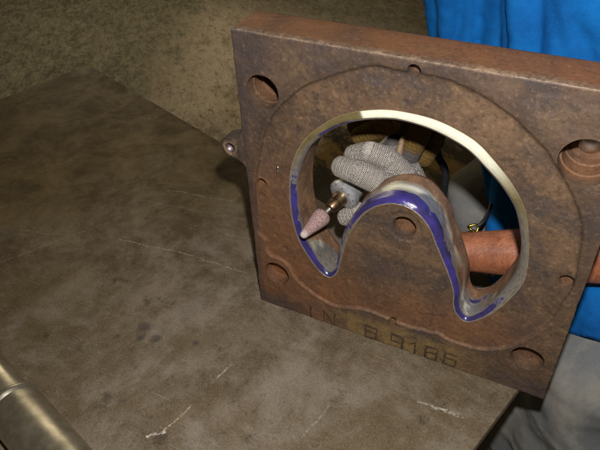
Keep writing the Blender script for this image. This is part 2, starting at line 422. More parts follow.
# object coordinates run from the floor: shift so the sheet's own plane is z = 0
tv = coords(top); tv[:, 2] += FL; set_coords(top, tv)
to = link('top', top, bench, M_bench, True, 30); to.location = (0, 0, -FL)
M_frame = mat_plain('bench_frame_paint', (.05, .045, .03), .6)
def box(bm, c, s, rz=0.0):
    bmesh.ops.create_cube(bm, size=1, matrix=Matrix.Translation(c) @ Matrix.Rotation(rz, 4, 'Z') @ Matrix.Diagonal((*s, 1)))
ang = math.atan2(C2[1] - C1[1], C2[0] - C1[0])
inset = [c + (ctr - c) / np.linalg.norm(ctr - c) * .10 - ctr for c in (C1, C2, C3, C4)]
for c in inset:
    bm = bmesh.new(); h = -FL - .012
    box(bm, (c[0], c[1], h / 2), (.05, .05, h), ang); bmesh.ops.bevel(bm, geom=bm.edges[:], offset=.004, segments=2, affect='EDGES')
    link('leg', from_bm(bm, 'leg'), bench, M_frame)
for i in range(4):
    a, b = inset[i], inset[(i + 1) % 4]; mid_ = (a + b) / 2; L = np.linalg.norm(b - a) - .05
    bm = bmesh.new(); box(bm, (mid_[0], mid_[1], -FL - .012 - .034), (L, .03, .06), math.atan2(b[1] - a[1], b[0] - a[0]))
    link('frame_rail', from_bm(bm, 'frame_rail'), bench, M_frame, False)

# ------------------------------------------------------------------ casting (the heavy block standing on edge)
W, H, T = .387, .397, .060
cast = thing('cast_iron_block', 'rusty square cast iron block standing on edge with a heart shaped opening', 'machine casting', (0, 0, 0))
# outline of the face round the opening: px, py, chamfer 1 (mm), lip 2 (mm), dye, painted pale sheen, painted green-brown sheen
OUT = [(400, 111.2, 9, 4, .35, 1, 0), (431, 118.3, 11, 4, .35, 1, 0), (456, 129.2, 12, 4, .35, 1, 0), (477.8, 143.2, 12, 4, .25, 1, 0),
       (496.5, 163.5, 11, 4, .15, .8, .5), (512, 183.7, 9, 4.5, .05, .3, .9), (523, 204, 7, 5, .0, .0, .9), (527, 219.5, 5, 6, .0, 0, .6),
       (528.8, 244.4, 3, 6, .0, 0, .3), (527.6, 266.5, 3, 7, .1, 0, .25), (522.7, 283.6, 4, 7, .1, 0, .2), (508, 300.7, 4, 6, .45, 0, .1), (491, 314, 2, 5, .8, 0, 0),
       (475, 320.7, 1, 4, .85, 0, 0), (465, 321.5, 1, 3.5, .9, 0, 0), (456.7, 314.5, 1, 4, .95, 0, 0), (453, 304, 1, 4.5, 1, 0, 0), (453.3, 291, 1, 5, 1.05, 0, 0),
       (447, 271, 1, 5, 1.05, 0, 0), (437, 247, 1, 5.5, 1.0, 0, 0), (430.8, 231, 1, 6, 1.0, 0, 0), (423.6, 219.8, 1, 5, 1, 0, 0), (413, 210, 1, 5, 1, 0, 0),
       (400.5, 204.7, 1, 5, 1, 0, 0), (388, 203.8, 1, 5, 1, 0, 0), (375.6, 206.8, 1, 5, .95, 0, 0), (363, 215, 1.5, 6, .8, 0, .2), (351, 231.5, 2.5, 6, .55, 0, .5),
       (345, 246, 3, 5, .5, 0, .5), (341, 261, 2, 4.5, .7, 0, .2), (336.5, 273.5, 1, 4, .95, 0, 0), (329, 277.6, 1, 4, 1.0, 0, 0), (319, 270.5, 1, 4.5, 1.0, 0, 0), (308, 255.8, 1, 5, .95, 0, 0),
       (298.3, 238.7, 1, 5.5, .85, 0, .1), (292.2, 219, 1, 6, .75, 0, .1), (289.8, 199.6, 1, 6, .72, 0, .1), (289.6, 183, 1.2, 6, .68, 0, .1), (291, 170, 2, 6, .55, 0, .4),
       (294.4, 158.5, 3, 5.5, .3, 0, .6), (300, 146.3, 4, 5, .3, 0, .9), (308.8, 135.6, 5, 5, .45, 0, 1), (320.9, 126.3, 6, 4.5, .75, 0, 1), (333.4, 118.9, 7, 4, .75, 0, 1),
       (347.6, 113.6, 8, 4, .6, 0, 1), (358.5, 111.4, 8.5, 4, .4, .1, .9), (362, 110.9, 8.5, 4, .35, .95, .1), (380, 109.6, 9, 4, .35, 1, 0)]
ctl = np.array([[*aty(a, b, .0025)[[0, 2]], *r] for a, b, *r in OUT])
NP = 520
ol = resample(catmull(ctl, 10), NP)
for _ in range(3): ol[:, :2] = (np.roll(ol[:, :2], 1, 0) + 2 * ol[:, :2] + np.roll(ol[:, :2], -1, 0)) / 4
ol[:, 2:] = np.clip(ol[:, 2:], 0, None)
tan = np.roll(ol[:, :2], -2, 0) - np.roll(ol[:, :2], 2, 0); tan /= np.linalg.norm(tan, axis=1)[:, None]
inw = np.stack([-tan[:, 1], tan[:, 0]], 1)
if signed_dist((ol[:1, 0] + inw[:1, 0] * .004), (ol[:1, 1] + inw[:1, 1] * .004), ol[:, :2])[0] < 0: inw = -inw
RING = [(406, 71.5), (376, 66), (352, 69), (324, 78), (304, 86), (286, 100), (272, 116), (264, 132), (258.5, 160), (255, 185), (256, 215), (257, 232), (265, 240), (265, 248),
        (270, 256), (280, 260), (288.5, 267), (293.3, 277), (302.7, 286.7), (320, 298.7), (336, 306.7), (359, 309), (380, 316), (405, 326), (430, 332.5), (437, 333.2), (447.5, 340),
        (461, 345), (486, 350), (516, 345), (549, 324), (564, 302), (574.8, 285), (580, 260), (582.7, 232), (577, 204), (565.4, 180.7), (551.4, 157), (545, 148), (530, 133),
        (510, 115), (490, 100), (467, 87), (443, 78), (425, 74)]
ring = catmull(np.array([aty(a, b, 0)[[0, 2]] for a, b in RING]), 5)
def PX(x, y): return aty(x, y, 0)[[0, 2]]
HOLES = [(PX(262.5, 92), .0195, .040, 1), (PX(586, 163), .0235, .040, 1), (PX(277, 273.3), .0185, .016, 0), (PX(527, 358.8), .0190, .016, 0),
         (PX(414, 71), .0068, .014, 0), (PX(261, 184), .0066, .012, 0), (PX(261.5, 197), .0050, .004, 0), (PX(566.5, 283), .0080, .010, 0), (PX(403.5, 228.5), .0138, .017, 0),
         (PX(392.5, 322), .0055, .010, 0)]
pitch = .00125
nx, nz = int(W / pitch) + 1, int(H / pitch) + 1
gx, gz = np.meshgrid(np.linspace(0, W, nx), np.linspace(0, H, nz), indexing='ij')
def relief(x, z):
    jx = x + (fbm(x, z, .012, 11) - .5) * .0022; jz = z + (fbm(x, z, .012, 21) - .5) * .0022
    sd = signed_dist(jx, jz, ring); so = signed_dist(x, z, ol[:, :2])
    low = sstep(.20, .08, z)
    h = .0026 * sstep(-.0004, .0024, sd) * (.35 + .65 * low) + .0017 * (1 - low) * sstep(-.004, .006, sd)
    h -= low * .0003 * np.exp(-((sd + .0014) / .0012) ** 2)                 # raised bead shaped to catch a bright line along the lower step
    quiet = sstep(-.001, -.010, so)
    h += ((fbm(x, z, .030, 3) - .5) * .0012 + (fbm(x, z, .006, 5) - .5) * .0008) * quiet
    out = sstep(.0, -.004, sd)
    h += (fbm(x, z, .014, 9) - .5) * .0016 * out
    for (cx, cz), r, s in ((PX(404, 103), .0030, .0016), (PX(426, 108.5), .0026, .0014), (PX(300, 118), .003, .001), (PX(345, 95), .004, .0010), (PX(284, 250), .006, .0016), (PX(275, 236), .005, .0014)):
        h += s * np.exp(-((x - cx) ** 2 + (z - cz) ** 2) / (r * .6) ** 2)
    c = PX(403.5, 228.5); rr = np.hypot(x - c[0], z - c[1]); h += .0012 * sstep(.0215, .0185, rr)
    for (a, b) in (((421, 316), (444, 318)), ((433, 307), (429, 328))):
        A, B = PX(*a), PX(*b); e = B - A; t = np.clip(((x - A[0]) * e[0] + (z - A[1]) * e[1]) / (e @ e), 0, 1)
        h += .0005 * np.exp(-((x - A[0] - t * e[0]) ** 2 + (z - A[1] - t * e[1]) ** 2) / .0011 ** 2)
    edge = np.minimum(np.minimum(x, W - x), np.minimum(z, H - z))
    h += sstep(.0014, 0, edge) * .0009 * (.5 + fbm(x, z, .012, 33))
    return h, sd, so
gh, _, _ = relief(gx, gz)
v = np.stack([gx, gh, gz], -1).reshape(-1, 3)
jit = (fbm(v[:, 2], v[:, 0], .02, 41) - .5) * .0016
v[:, 0] += np.where((v[:, 0] < 1e-6) | (v[:, 0] > W - 1e-6), jit, 0); v[:, 2] += np.where(v[:, 2] > H - 1e-6, jit, 0)
idx = np.arange(nx * nz).reshape(nx, nz)
faces = [tuple(map(int, q)) for q in np.stack([idx[:-1, :-1], idx[1:, :-1], idx[1:, 1:], idx[:-1, 1:]], -1).reshape(-1, 4)]
brd = np.r_[idx[:, 0], idx[-1, 1:], idx[-2::-1, -1], idx[0, -2:0:-1]]
V = [v]; prev = brd; nv = len(v); K = len(brd)
for yy, ins in ((.012, 0), (.026, 0), (.040, 0), (T - .007, 0), (T - .003, .0012), (T - .001, .003), (T, .006)):
    q = v[brd].copy(); q[:, 1] = yy
    q[:, 0] = np.clip(q[:, 0], ins, W - ins); q[:, 2] = np.clip(q[:, 2], ins * (1 if ins else 0), H - ins)
    if 0 < yy < T - .008:
        n_ = (fbm(v[brd][:, 0] + yy * 3, v[brd][:, 2] + yy * 7, .03, 51) - .5) * .0012
        q[:, 2] += np.where(q[:, 2] > H - .003, n_, 0); q[:, 0] += np.where((q[:, 0] < .003), n_, 0)
    V.append(q); cur = np.arange(nv, nv + K); nv += K
    faces += [tuple(map(int, t)) for t in np.stack([prev, np.roll(prev, -1), np.roll(cur, -1), cur], 1)]
    prev = cur
faces.append(tuple(int(t) for t in prev))
bme = mesh('body', np.vstack(V), faces)
bm = bmesh.new(); bm.from_mesh(bme); bmesh.ops.recalc_face_normals(bm, faces=bm.faces); bm.to_mesh(bme); bm.free()
M_cast = mat_casting()
body = link('body', bme, cast, M_cast, True)
bm = bmesh.new()
A = [bm.verts.new((p[0], -.02, p[1])) for p in ol[:, :2]]; B = [bm.verts.new((p[0], T + .02, p[1])) for p in ol[:, :2]]
for k in range(NP): bm.faces.new((A[k], A[(k + 1) % NP], B[(k + 1) % NP], B[k]))
bm.faces.new(A); bm.faces.new(B[::-1])
for (c, r, dp, deep) in HOLES:
    seg = 48; rows = []
    prof = [(-.02, r), (dp * .35, r), (dp * .36, r * .93), (dp * .75, r * .93), (dp * .76, r * .86), (dp, r * .84)] if deep else [(-.02, r), (dp + .0012, r * .97)]
    for yy, rr in prof:
        rows.append([bm.verts.new((c[0] + rr * math.cos(2 * PI * k / seg), yy, c[1] + rr * math.sin(2 * PI * k / seg))) for k in range(seg)])
    for i in range(len(rows) - 1):
        for k in range(seg): bm.faces.new((rows[i][k], rows[i][(k + 1) % seg], rows[i + 1][(k + 1) % seg], rows[i + 1][k]))
    bm.faces.new(rows[0]); bm.faces.new(rows[-1][::-1])
bmesh.ops.recalc_face_normals(bm, faces=bm.faces)
cut = bpy.data.objects.new('cutter', from_bm(bm, 'cutter')); COL.objects.link(cut)
bo = body.modifiers.new('b', 'BOOLEAN'); bo.operation = 'DIFFERENCE'; bo.solver = 'EXACT'; bo.object = cut
bake(body); bpy.data.objects.remove(cut)
me = body.data
P = coords(me); x, y, z = P[:, 0], P[:, 1], P[:, 2]
_, sd, so = relief(x, z)
front = (y < .012).astype(float)
gold = sstep(.045, .03, z) * sstep(.08, .15, x) * sstep(.33, .26, x) * sstep(.002, -.002, sd)
hole = (y > .0055) & (y < T - .012) & (x > .008) & (x < W - .008) & (z > .012) & (z < H - .008) & (so < -.003)
orange = np.clip(.5 * hole + sstep(.17, .05, x) * sstep(.30, .16, z) * .6 + sstep(.14, .07, z) * sstep(-.003, .004, sd) * .55 + .9 * sstep(H - .004, H - .001, z) * sstep(.001, .004, y), 0, 1)
scale_ = front * np.clip(.42 * sstep(.0, -.006, sd) * sstep(.16, .24, z) + sstep(.05, .02, x) * sstep(.33, .37, z) + sstep(.30, .36, x) * sstep(.035, .015, z) + sstep(.10, .04, x) * sstep(.03, .012, z) * .8
                 + .8 * np.exp(-(((x - .178) / .03) ** 2 + ((z - .125) / .022) ** 2)) + sstep(.012, .005, x) * .6, 0, 1)
dark_tone = front * np.clip(.75 * np.exp(-((sd - .0006) / .0010) ** 2) * sstep(.09, .17, z) * (.35 + fbm(x, z, .02, 61)) + .30 * np.exp(-((sd + .004) / .007) ** 2) * sstep(.12, .2, z), 0, 1)  # down-facing upper step's shade painted dark; grime in cross and pits follows
crossd = np.zeros_like(x)
for (a, b) in (((421, 316), (444, 318)), ((433, 307), (429, 328))):
    A, B = PX(*a), PX(*b); e = B - A; t = np.clip(((x - A[0]) * e[0] + (z - A[1]) * e[1]) / (e @ e), 0, 1)
    crossd = np.maximum(crossd, np.exp(-((x - A[0] - t * e[0]) ** 2 + (z - A[1] - t * e[1]) ** 2) / .0011 ** 2))
for (c, r) in ((PX(404, 103), .0028), (PX(426, 108.5), .0024)):
    crossd = np.maximum(crossd, np.exp(-((x - c[0]) ** 2 + (z - c[1]) ** 2) / r ** 2))
dark_tone = np.maximum(dark_tone, crossd * .45 * front)
edge = np.minimum(x, H - z)
bare = front * np.clip(.7 * sstep(.0014, .0002, H - z) * (.3 + fbm(x, z, .01, 63)) + .3 * sstep(.0012, .0002, x) + .18 * np.exp(-((sd + .0008) / .0007) ** 2) * (.3 + fbm(x, z, .012, 65)) * sstep(.15, .06, z) * sstep(.36, .30, x), 0, 1)  # bare edges, plus the lit lower step painted as a pale line
for nm, a in (('gold', gold), ('orange', orange), ('scale', scale_), ('dark_tone', dark_tone), ('bare', bare)): attr(me, nm, a, 'FLOAT')
me.shade_smooth(); me.set_sharp_from_angle(angle=math.radians(48))

# ground rim and wall of the opening
M_rim = mat_rim()
w1, w2, dye0, iv, olive_sheen = (ol[:, k] for k in range(2, 7)); w1 = w1 / 1000; w2 = w2 / 1000
for _ in range(2):
    w1 = (np.roll(w1, 1) + 2 * w1 + np.roll(w1, -1)) / 4; w2 = (np.roll(w2, 1) + 2 * w2 + np.roll(w2, -1)) / 4
yF = .0022
sN = np.arange(NP) / NP
wv = lambda sc, sd_: fbm(np.arange(NP) * .001, np.zeros(NP), sc, sd_)
nose = sstep(.0, .7, dye0) * np.exp(-((ol[:, 0] - .185) / .06) ** 2) * sstep(.12, .16, ol[:, 1])
vee = sstep(.135, .095, ol[:, 1])
rows = []
def row(inset, yy, dye, pol, ivo, dl):
    rows.append((inset, yy, dye, pol, ivo, dl))
one = np.ones(NP); zero = np.zeros(NP)
row(-.0004 * one, (yF - .0001) * one, zero, .1 * one, zero, olive_sheen * .4)
row(w1 * .04, (yF + .0002) * one, dye0 * .2, .7 * one, iv, olive_sheen)
row(w1 * .5, yF + w1 * .06, dye0 * .2, .8 * one, iv, olive_sheen)
row(w1 * .97, yF + w1 * .12, dye0 * .3, .8 * one, iv, olive_sheen)
row(w1 + w2 * .06, yF + w1 * .14 + w2 * .05, dye0, .8 * one, zero, olive_sheen * .3)
row(w1 + w2 * .35, yF + w1 * .14 + w2 * .22, dye0, .8 * one, zero, olive_sheen * .2)
row(w1 + w2 * .70, yF + w1 * .14 + w2 * .55, dye0 * .95, .8 * one, zero, olive_sheen * .2)
row(w1 + w2 * .92, yF + w1 * .14 + w2 * .95, dye0 * .8, .85 * one, zero, zero)
full = w1 + w2; yl = yF + w1 * .14 + w2 * 1.35
row(full, yl, dye0 * (.35 + .5 * nose), .9 * one, zero, zero)
for t in np.linspace(.06, 1, 22):
    yy = yl + (T + .0004 - yl) * t; depth = yy - yF
    edge1 = .005 + .010 * nose + .006 * (wv(.03, 71) - .5)
    edge2 = .012 + .024 * nose + .022 * vee + .016 * (wv(.02, 72) - .5)
    pd = dye0 * sstep(edge1 + .006, edge1, depth) * (.3 + .6 * nose + .3 * vee)
    pp = sstep(edge2 + .008, edge2 - .004, depth) * (.35 + .65 * np.maximum(nose, vee))
    if t > .3: pd = pd + .62 * vee * np.exp(-((depth - .030) / .008) ** 2) * sstep(.26, .275, ol[:, 0])
    lump = (fbm(np.arange(NP) * .001, yy, .02, 77) - .5) * .003 * sstep(.008, .02, depth)
    rnd = -.004 * sstep(.85, 1, t) * one
    row(full + lump + rnd, yy, pd, pp, .9 * vee * sstep(.45, .65, wv(.012, 78) * .5 + .5 * fbm(np.arange(NP) * .001, yy, .008, 79)) * sstep(.034, .022, depth) + .7 * nose * np.exp(-((depth - .026) / .006) ** 2) * sstep(.42, .56, fbm(np.arange(NP) * .001, yy, .01, 80)), zero)  # pale glints painted into both valleys and the nose wall
row(.001 * one, (T + .0006) * one, zero, zero, zero, zero)
rv = []; rb = []; ra = {k: [] for k in ('dye', 'polish', 'ivory_sheen', 'olive_sheen')}
for ins, yy, a_, b_, c_, d_ in rows:
    q = ol[:, :2] + inw * np.asarray(ins)[:, None]
    if np.max(ins) > .002:
        for _ in range(3): q = (np.roll(q, 1, 0) + 2 * q + np.roll(q, -1, 0)) / 4
    rv.append(np.stack([q[:, 0], yy, q[:, 1]], 1)); rb.append(np.stack([sN * 1.3, np.asarray(ins) + yy, zero], 1))
    for k, arr in zip(('dye', 'polish', 'ivory_sheen', 'olive_sheen'), (a_, b_, c_, d_)): ra[k].append(arr)
rf = []
for i in range(len(rows) - 1):
    for k in range(NP):
        k2 = (k + 1) % NP; rf.append((i * NP + k, i * NP + k2, (i + 1) * NP + k2, (i + 1) * NP + k))
rme = mesh('ground_rim', np.vstack(rv), rf)
bm = bmesh.new(); bm.from_mesh(rme); bmesh.ops.recalc_face_normals(bm, faces=bm.faces)
bm.faces.ensure_lookup_table()
ctr2 = ol[:, :2].mean(0); f0 = max(bm.faces, key=lambda f: f.calc_center_median().z if .02 < f.calc_center_median().y < .03 else -9)
if f0.normal.z > 0: bmesh.ops.reverse_faces(bm, faces=bm.faces)
bm.to_mesh(rme); bm.free()
for k, a in ra.items(): attr(rme, k, np.concatenate(a), 'FLOAT')
attr(rme, 'brush', np.vstack(rb), 'FLOAT_VECTOR')
ro = link('ground_rim', rme, cast, M_rim, True, 40)
ro['label'] = 'bright ground bevel and lip of the opening streaked with purple layout dye'

# eye lug on the side
lc = PX(229.3, 148.7); lr = .0135; hr = .0062
bm = bmesh.new()
def lug_outline(n=40):
    pts = [(.004, lc[1] + .034), (-.001, lc[1] + .026), (-.008, lc[1] + .017)]
    for t in np.linspace(math.radians(100), math.radians(268), n): pts.append((lc[0] + lr * math.cos(t), lc[1] + lr * math.sin(t)))
    pts += [(-.012, lc[1] - .0145), (-.005, lc[1] - .018), (.000, lc[1] - .025), (.004, lc[1] - .032)]
    return pts
lp = lug_outline(); y0, y1 = .0015, .024
fa = [bm.verts.new((a, y0 + .0015 * (i in (0,)), b)) for i, (a, b) in enumerate(lp)]; fb = [bm.verts.new((a, y1, b)) for a, b in lp]
bm.faces.new(fa); bm.faces.new(fb[::-1])
for k in range(len(lp)): bm.faces.new((fa[k], fb[k], fb[(k + 1) % len(lp)], fa[(k + 1) % len(lp)]))
bmesh.ops.recalc_face_normals(bm, faces=bm.faces)
lug = link('eye_lug', from_bm(bm, 'eye_lug'), cast, M_cast, True)
bm = bmesh.new(); bmesh.ops.create_cone(bm, cap_ends=True, segments=32, radius1=hr, radius2=hr, depth=.09, matrix=Matrix.Translation((lc[0], 0, lc[1])) @ Matrix.Rotation(PI / 2, 4, 'X'))
cut = bpy.data.objects.new('cutter', from_bm(bm, 'cutter')); COL.objects.link(cut)
bo = lug.modifiers.new('b', 'BOOLEAN'); bo.operation = 'DIFFERENCE'; bo.solver = 'EXACT'; bo.object = cut
bv = lug.modifiers.new('v', 'BEVEL'); bv.width = .0016; bv.segments = 3; bv.limit_method = 'ANGLE'; bv.angle_limit = math.radians(50)
bake(lug); bpy.data.objects.remove(cut)
lp_ = coords(lug.data); rr = np.hypot(lp_[:, 0] - lc[0], lp_[:, 2] - lc[1])
attr(lug.data, 'dark_tone', .7 * sstep(.0085, .012, rr) * sstep(-.006, -.012, lp_[:, 0]), 'FLOAT'); attr(lug.data, 'bare', .6 * np.exp(-((rr - .0075) / .0012) ** 2), 'FLOAT')
lug.data.shade_smooth(); lug.data.set_sharp_from_angle(angle=math.radians(50))
# small bright driven pin and the machined bush in the lug
M_steel = mat_metal('bright_steel', (.50, .49, .46), (.72, .70, .66), .30, 1.0, 200)
pc = PX(276.6, 171)
bm = bmesh.new(); bmesh.ops.create_uvsphere(bm, u_segments=16, v_segments=10, radius=1, matrix=Matrix.Translation((pc[0], .0022, pc[1])) @ Matrix.Rotation(.15, 4, 'Y') @ Matrix.Diagonal((.0022, .0016, .0052, 1)))
link('bright_pin', from_bm(bm, 'bright_pin'), cast, M_steel)
bush = lathe('bush', (lc[0], .003, lc[1]), (0, 1, 0), [(0, hr - .0001), (0, hr - .0011), (.020, hr - .0011), (.020, hr - .0001)], 32, False)
link('bush', bush, lug, mat_metal('bush_metal', (.16, .12, .13), (.28, .23, .24), .45, .9, 200))
for c, r in ((PX(262.5, 92), .0105), (PX(586, 163), .0125)):  # steel domes added inside the bores to give a glint
    link('glint_dome', lathe('glint_dome', (c[0], .0415, c[1]), (0, -1, 0), [(0, r), (.003, r), (.0055, r * .85), (.007, r * .45), (.0074, r * .1)], 32), cast, M_steel, True, 50)
# cast characters in the lower strip
M_char = mat_plain('grimy_cast_letter', (.050, .033, .016), .6, .1, 300)
STROKES = {'I': [(.5, 0, .5, 1)], 'N': [(0, 0, 0, 1), (0, 1, 1, 0), (1, 0, 1, 1)], '1': [(.62, 0, .62, 1), (.62, 1, .22, .74)],
           '8': [(0, 0, 0, 1), (1, 0, 1, 1), (0, 0, 1, 0), (0, .52, 1, .52), (0, 1, 1, 1)],
           '9': [(0, .45, 0, 1), (1, 0, 1, 1), (0, .45, 1, .45), (0, 1, 1, 1)],
           '6': [(0, 0, 0, 1), (1, 0, 1, .52), (0, 0, 1, 0), (0, .52, 1, .52), (0, 1, 1, 1)]}
def character(ch, px, py, h, wd):
    c = PX(px, py); bm = bmesh.new(); th = .0031
    for k, (x0, z0, x1, z1) in enumerate(STROKES[ch]):
        q = [random.uniform(-.0008, .0008) for _ in range(4)]
        ax_, az = c[0] + (x0 - .5) * wd + q[0], c[1] + (z0 - .5) * h + q[1]; bx, bz = c[0] + (x1 - .5) * wd + q[2], c[1] + (z1 - .5) * h + q[3]
        mx, mz = (ax_ + bx) / 2, (az + bz) / 2; hh = relief(np.array([mx]), np.array([mz]))[0][0]
        L = math.hypot(bx - ax_, bz - az) + th * .9
        res = bmesh.ops.create_cube(bm, size=1, matrix=Matrix.Translation((mx, hh + .0002 - k * .00006, mz)) @ Matrix.Rotation(-math.atan2(bz - az, bx - ax_), 4, 'Y') @ Matrix.Diagonal((L, .0020, th * random.uniform(.85, 1.15), 1)))
    bmesh.ops.bevel(bm, geom=bm.edges[:], offset=.0009, segments=2, affect='EDGES')
    return link('cast_character', from_bm(bm, 'cast_character'), cast, M_char, True, 60)
for ch, px, py in (('I', 311, 311), ('N', 329, 317.5), ('8', 371, 332.5), ('9', 397, 341.5), ('1', 414, 347.5), ('8', 431, 353), ('6', 450, 359.5)):
    character(ch, px, py, .0215, .0150)

# ------------------------------------------------------------------ steel tube lying on the bench
p0 = atz(18.5, 412, .031); p1 = atz(52, 452, .031); ax = Vector(p1 - p0); ax.z = 0; ax.normalize()
R = .031
M_tube = mat_metal('brassy_steel', (.33, .30, .23), (.50, .47, .38), .36, .9, 60, (1, 1, 1), .12, (.20, .16, .08))
start = Vector((p0[0], p0[1], 0)) - ax * .004
tube = thing('metal_tube', 'shiny brassy metal tube with a raised collar lying on the bench', 'tube', (start.x, start.y, 0))
zc = Vector((0, 0, R + .0006))
link('barrel', lathe('barrel', zc, ax, [(.0, R - .001), (.002, R), (.30, R), (.302, R - .001), (.302, R - .004), (.10, R - .004)], 96, False), tube, M_tube, True, 40)
link('collar', lathe('collar', zc, ax, [(-.012, R - .0035), (-.0115, R - .0018), (-.009, R - .0002), (-.0065, R + .0004), (-.004, R - .0002), (-.0015, R - .0022), (.0005, R - .003)], 96, False), tube, M_tube, True, 50)
link('neck', lathe('neck', zc, -ax, [(.0105, R - .004), (.16, R - .004), (.161, R - .006), (.161, R - .008), (.02, R - .008)], 96, False), tube, M_tube, True, 40)

# ------------------------------------------------------------------ die grinder
tip = aty(301.5, 237, -.014); col_c = aty(343.5, 195, .058)
g = Vector(col_c - tip); GL = g.length; g.normalize(); tip = Vector(tip)
def gp(s): return tip + g * s
gr = thing('die_grinder', 'die grinder with pink cone stone poking through the opening', 'grinder', tuple(tip))
Z0 = (0, 0, 0)
link('grinding_stone', lathe('grinding_stone', Z0, g, [(0, .0012), (.0008, .0032), (.003, .0046), (.011, .0064), (.022, .0088), (.031, .0108), (.036, .0114), (.0400, .0107), (.0425, .008), (.043, .003)], 40), gr, mat_stone())
link('shank', lathe('shank', g * .041, g, [(0, .0034), (.020, .0034), (.021, .0040), (.032, .0040)], 24), gr, M_steel, True, 40)
M_brass = mat_metal('brown_collet_steel', (.20, .135, .075), (.34, .245, .15), .32, .95, 150, None, .15, (.12, .07, .04))
cn = GL - .026
bm = bmesh.new()
link('collet_nut', lathe('collet_nut', g * cn, g, [(-.001, .0045), (0, .0068), (.003, .0082), (.009, .0086), (.0095, .0074), (.0115, .0074), (.012, .0092), (.022, .0098), (.028, .0098)], 32), gr, M_brass, True, 35)
M_alu = mat_metal('dull_aluminium', (.40, .41, .42), (.58, .59, .60), .34, .6, 200, None, .12)
collar = link('nose_collar', lathe('nose_collar', g * (GL - .004), g, [(0, .0090), (-.0005, .0150), (.0008, .0188), (.003, .0208), (.009, .0208), (.013, .0180), (.030, .0150)], 48), gr, M_alu, True, 35)
a_, b_, c_ = frame(g); M_black = mat_plain('black_rubber', (.012, .012, .013), .55)
for k in range(11):
    t = 2 * PI * k / 11; p = g * (GL - .0015) + (b_ * math.cos(t) + c_ * math.sin(t)) * .0182
    bm = bmesh.new(); bmesh.ops.create_cone(bm, cap_ends=True, segments=10, radius1=.0011, radius2=.0011, depth=.004, matrix=Matrix.Translation(p) @ g.to_track_quat('Z', 'Y').to_matrix().to_4x4())
    link('vent_hole', from_bm(bm, 'vent_hole'), collar, M_black)
M_gbody = mat_plain('grinder_body_metal', (.14, .13, .12), .45, .6)
link('housing', lathe('housing', g * (GL + .024), g, [(0, .0140), (.002, .0150), (.10, .0155), (.112, .0140), (.118, .009)], 40), gr, M_gbody, True, 35)
rear = gp(GL + .14)
lv = [Vector(aty(403, 136, .125)) - tip, Vector(aty(400, 148, .115)) - tip, Vector(aty(397, 160, .11)) - tip]
link('throttle_lever', sweep('throttle_lever', [tuple(p) for p in lv], [.0025, .0045, .0065]), gr, mat_plain('tan_lever', (.20, .13, .07), .6))
hs = [rear - g * .006, rear + g * .05, Vector(aty(431, 128, .21)), Vector(aty(438, 155, .235)), Vector(aty(444, 190, .24)), Vector((.16, .245, -.15)), Vector((.10, .27, -.6)), Vector((.02, .36, FL + .009)), Vector((-.15, .55, FL + .009)), Vector((-.1, .9, FL + .009))]
link('air_hose', sweep('air_hose', [tuple(p - tip) for p in hs], [.0055] * len(hs)), gr, M_black)

# ------------------------------------------------------------------ person
pb = Vector((.40, .44, FL))
person = thing('person', 'person in blue shirt and faded jeans reaching bare forearm and gloves behind casting', 'person', tuple(pb))
off = np.array(pb)
def loc(ch): return [(np.array(p, float) - off, r) for p, r in ch]
LW = np.array([.213, .128, .068]); LE = np.array([.50, .165, .135]); LS = np.array([.545, .40, .46])
RW = np.array([.165, .205, .285]); RE = np.array([.165, .42, .19]); RS = np.array([.135, .41, .46])
PV = np.array([.385, .44, -.10])
legs = [[(PV + (-.085, 0, -.02), .085), ((.325, .27, -.37), .055), ((.31, .36, -.80), .040), ((.31, .28, FL + .035), .032)],
        [(PV + (.09, -.02, -.02), .085), ((.475, .205, -.35), .055), ((.50, .31, -.80), .040), ((.50, .23, FL + .035), .032)]]
spine = [(PV, (.155, .105, .10)), (PV + (-.02, 0, .15), (.135, .095, .09)), ((.345, .42, .26), (.150, .10, .10)), ((.34, .415, .42), (.165, .10, .08)), ((.34, .40, .50), (.10, .075, .05)),
         ((.34, .385, .57), (.055, .055, .04)), ((.34, .37, .62), (.052, .055, .04))]
head = [((.34, .345, .70), (.074, .092, .105)), ((.34, .32, .645), (.055, .070, .055))]
nose_c = [((.34, .25, .69), .012), ((.34, .245, .67), .015)]
ears = [[((.34 + s * .076, .36, .695), (.012, .022, .032))] for s in (-1, 1)]
larm = [(LS, .060), (LS * .5 + LE * .5 + (.02, .02, 0), .050), (LE, .042), (LE * .68 + LW * .32, (.036, .036, .040)), (LE * .4 + LW * .6, (.033, .033, .0350)), (LE * .2 + LW * .8, (.029, .029, .0300)), (LW, .0250), (LW + (-.03, -.012, .03), .022)]
rarm = [(RS, .058), (RS * .5 + RE * .5, .048), (RE, .040), (RE * .4 + RW * .6, .034), (RW, .026), (RW + (-.005, -.03, 0), .022)]
body_ch = [loc(spine), loc(head), loc(nose_c), loc(larm), loc(rarm)] + [loc(e) for e in ears] + [loc(l) for l in legs]
M_skin = mat_skin()
pm = blob('body', body_ch, .005, 5)
link('body', pm, person, M_skin)
hp = coords(pm) + off; hn = normals(pm); axd = (LE - LW) / np.linalg.norm(LE - LW)
tt = (hp - LW) @ axd; near = np.linalg.norm(hp - LW - tt[:, None] * axd, axis=1)
cand = np.where((tt > .01) & (tt < .26) & (near < .06))[0]
hv = []; hf = []
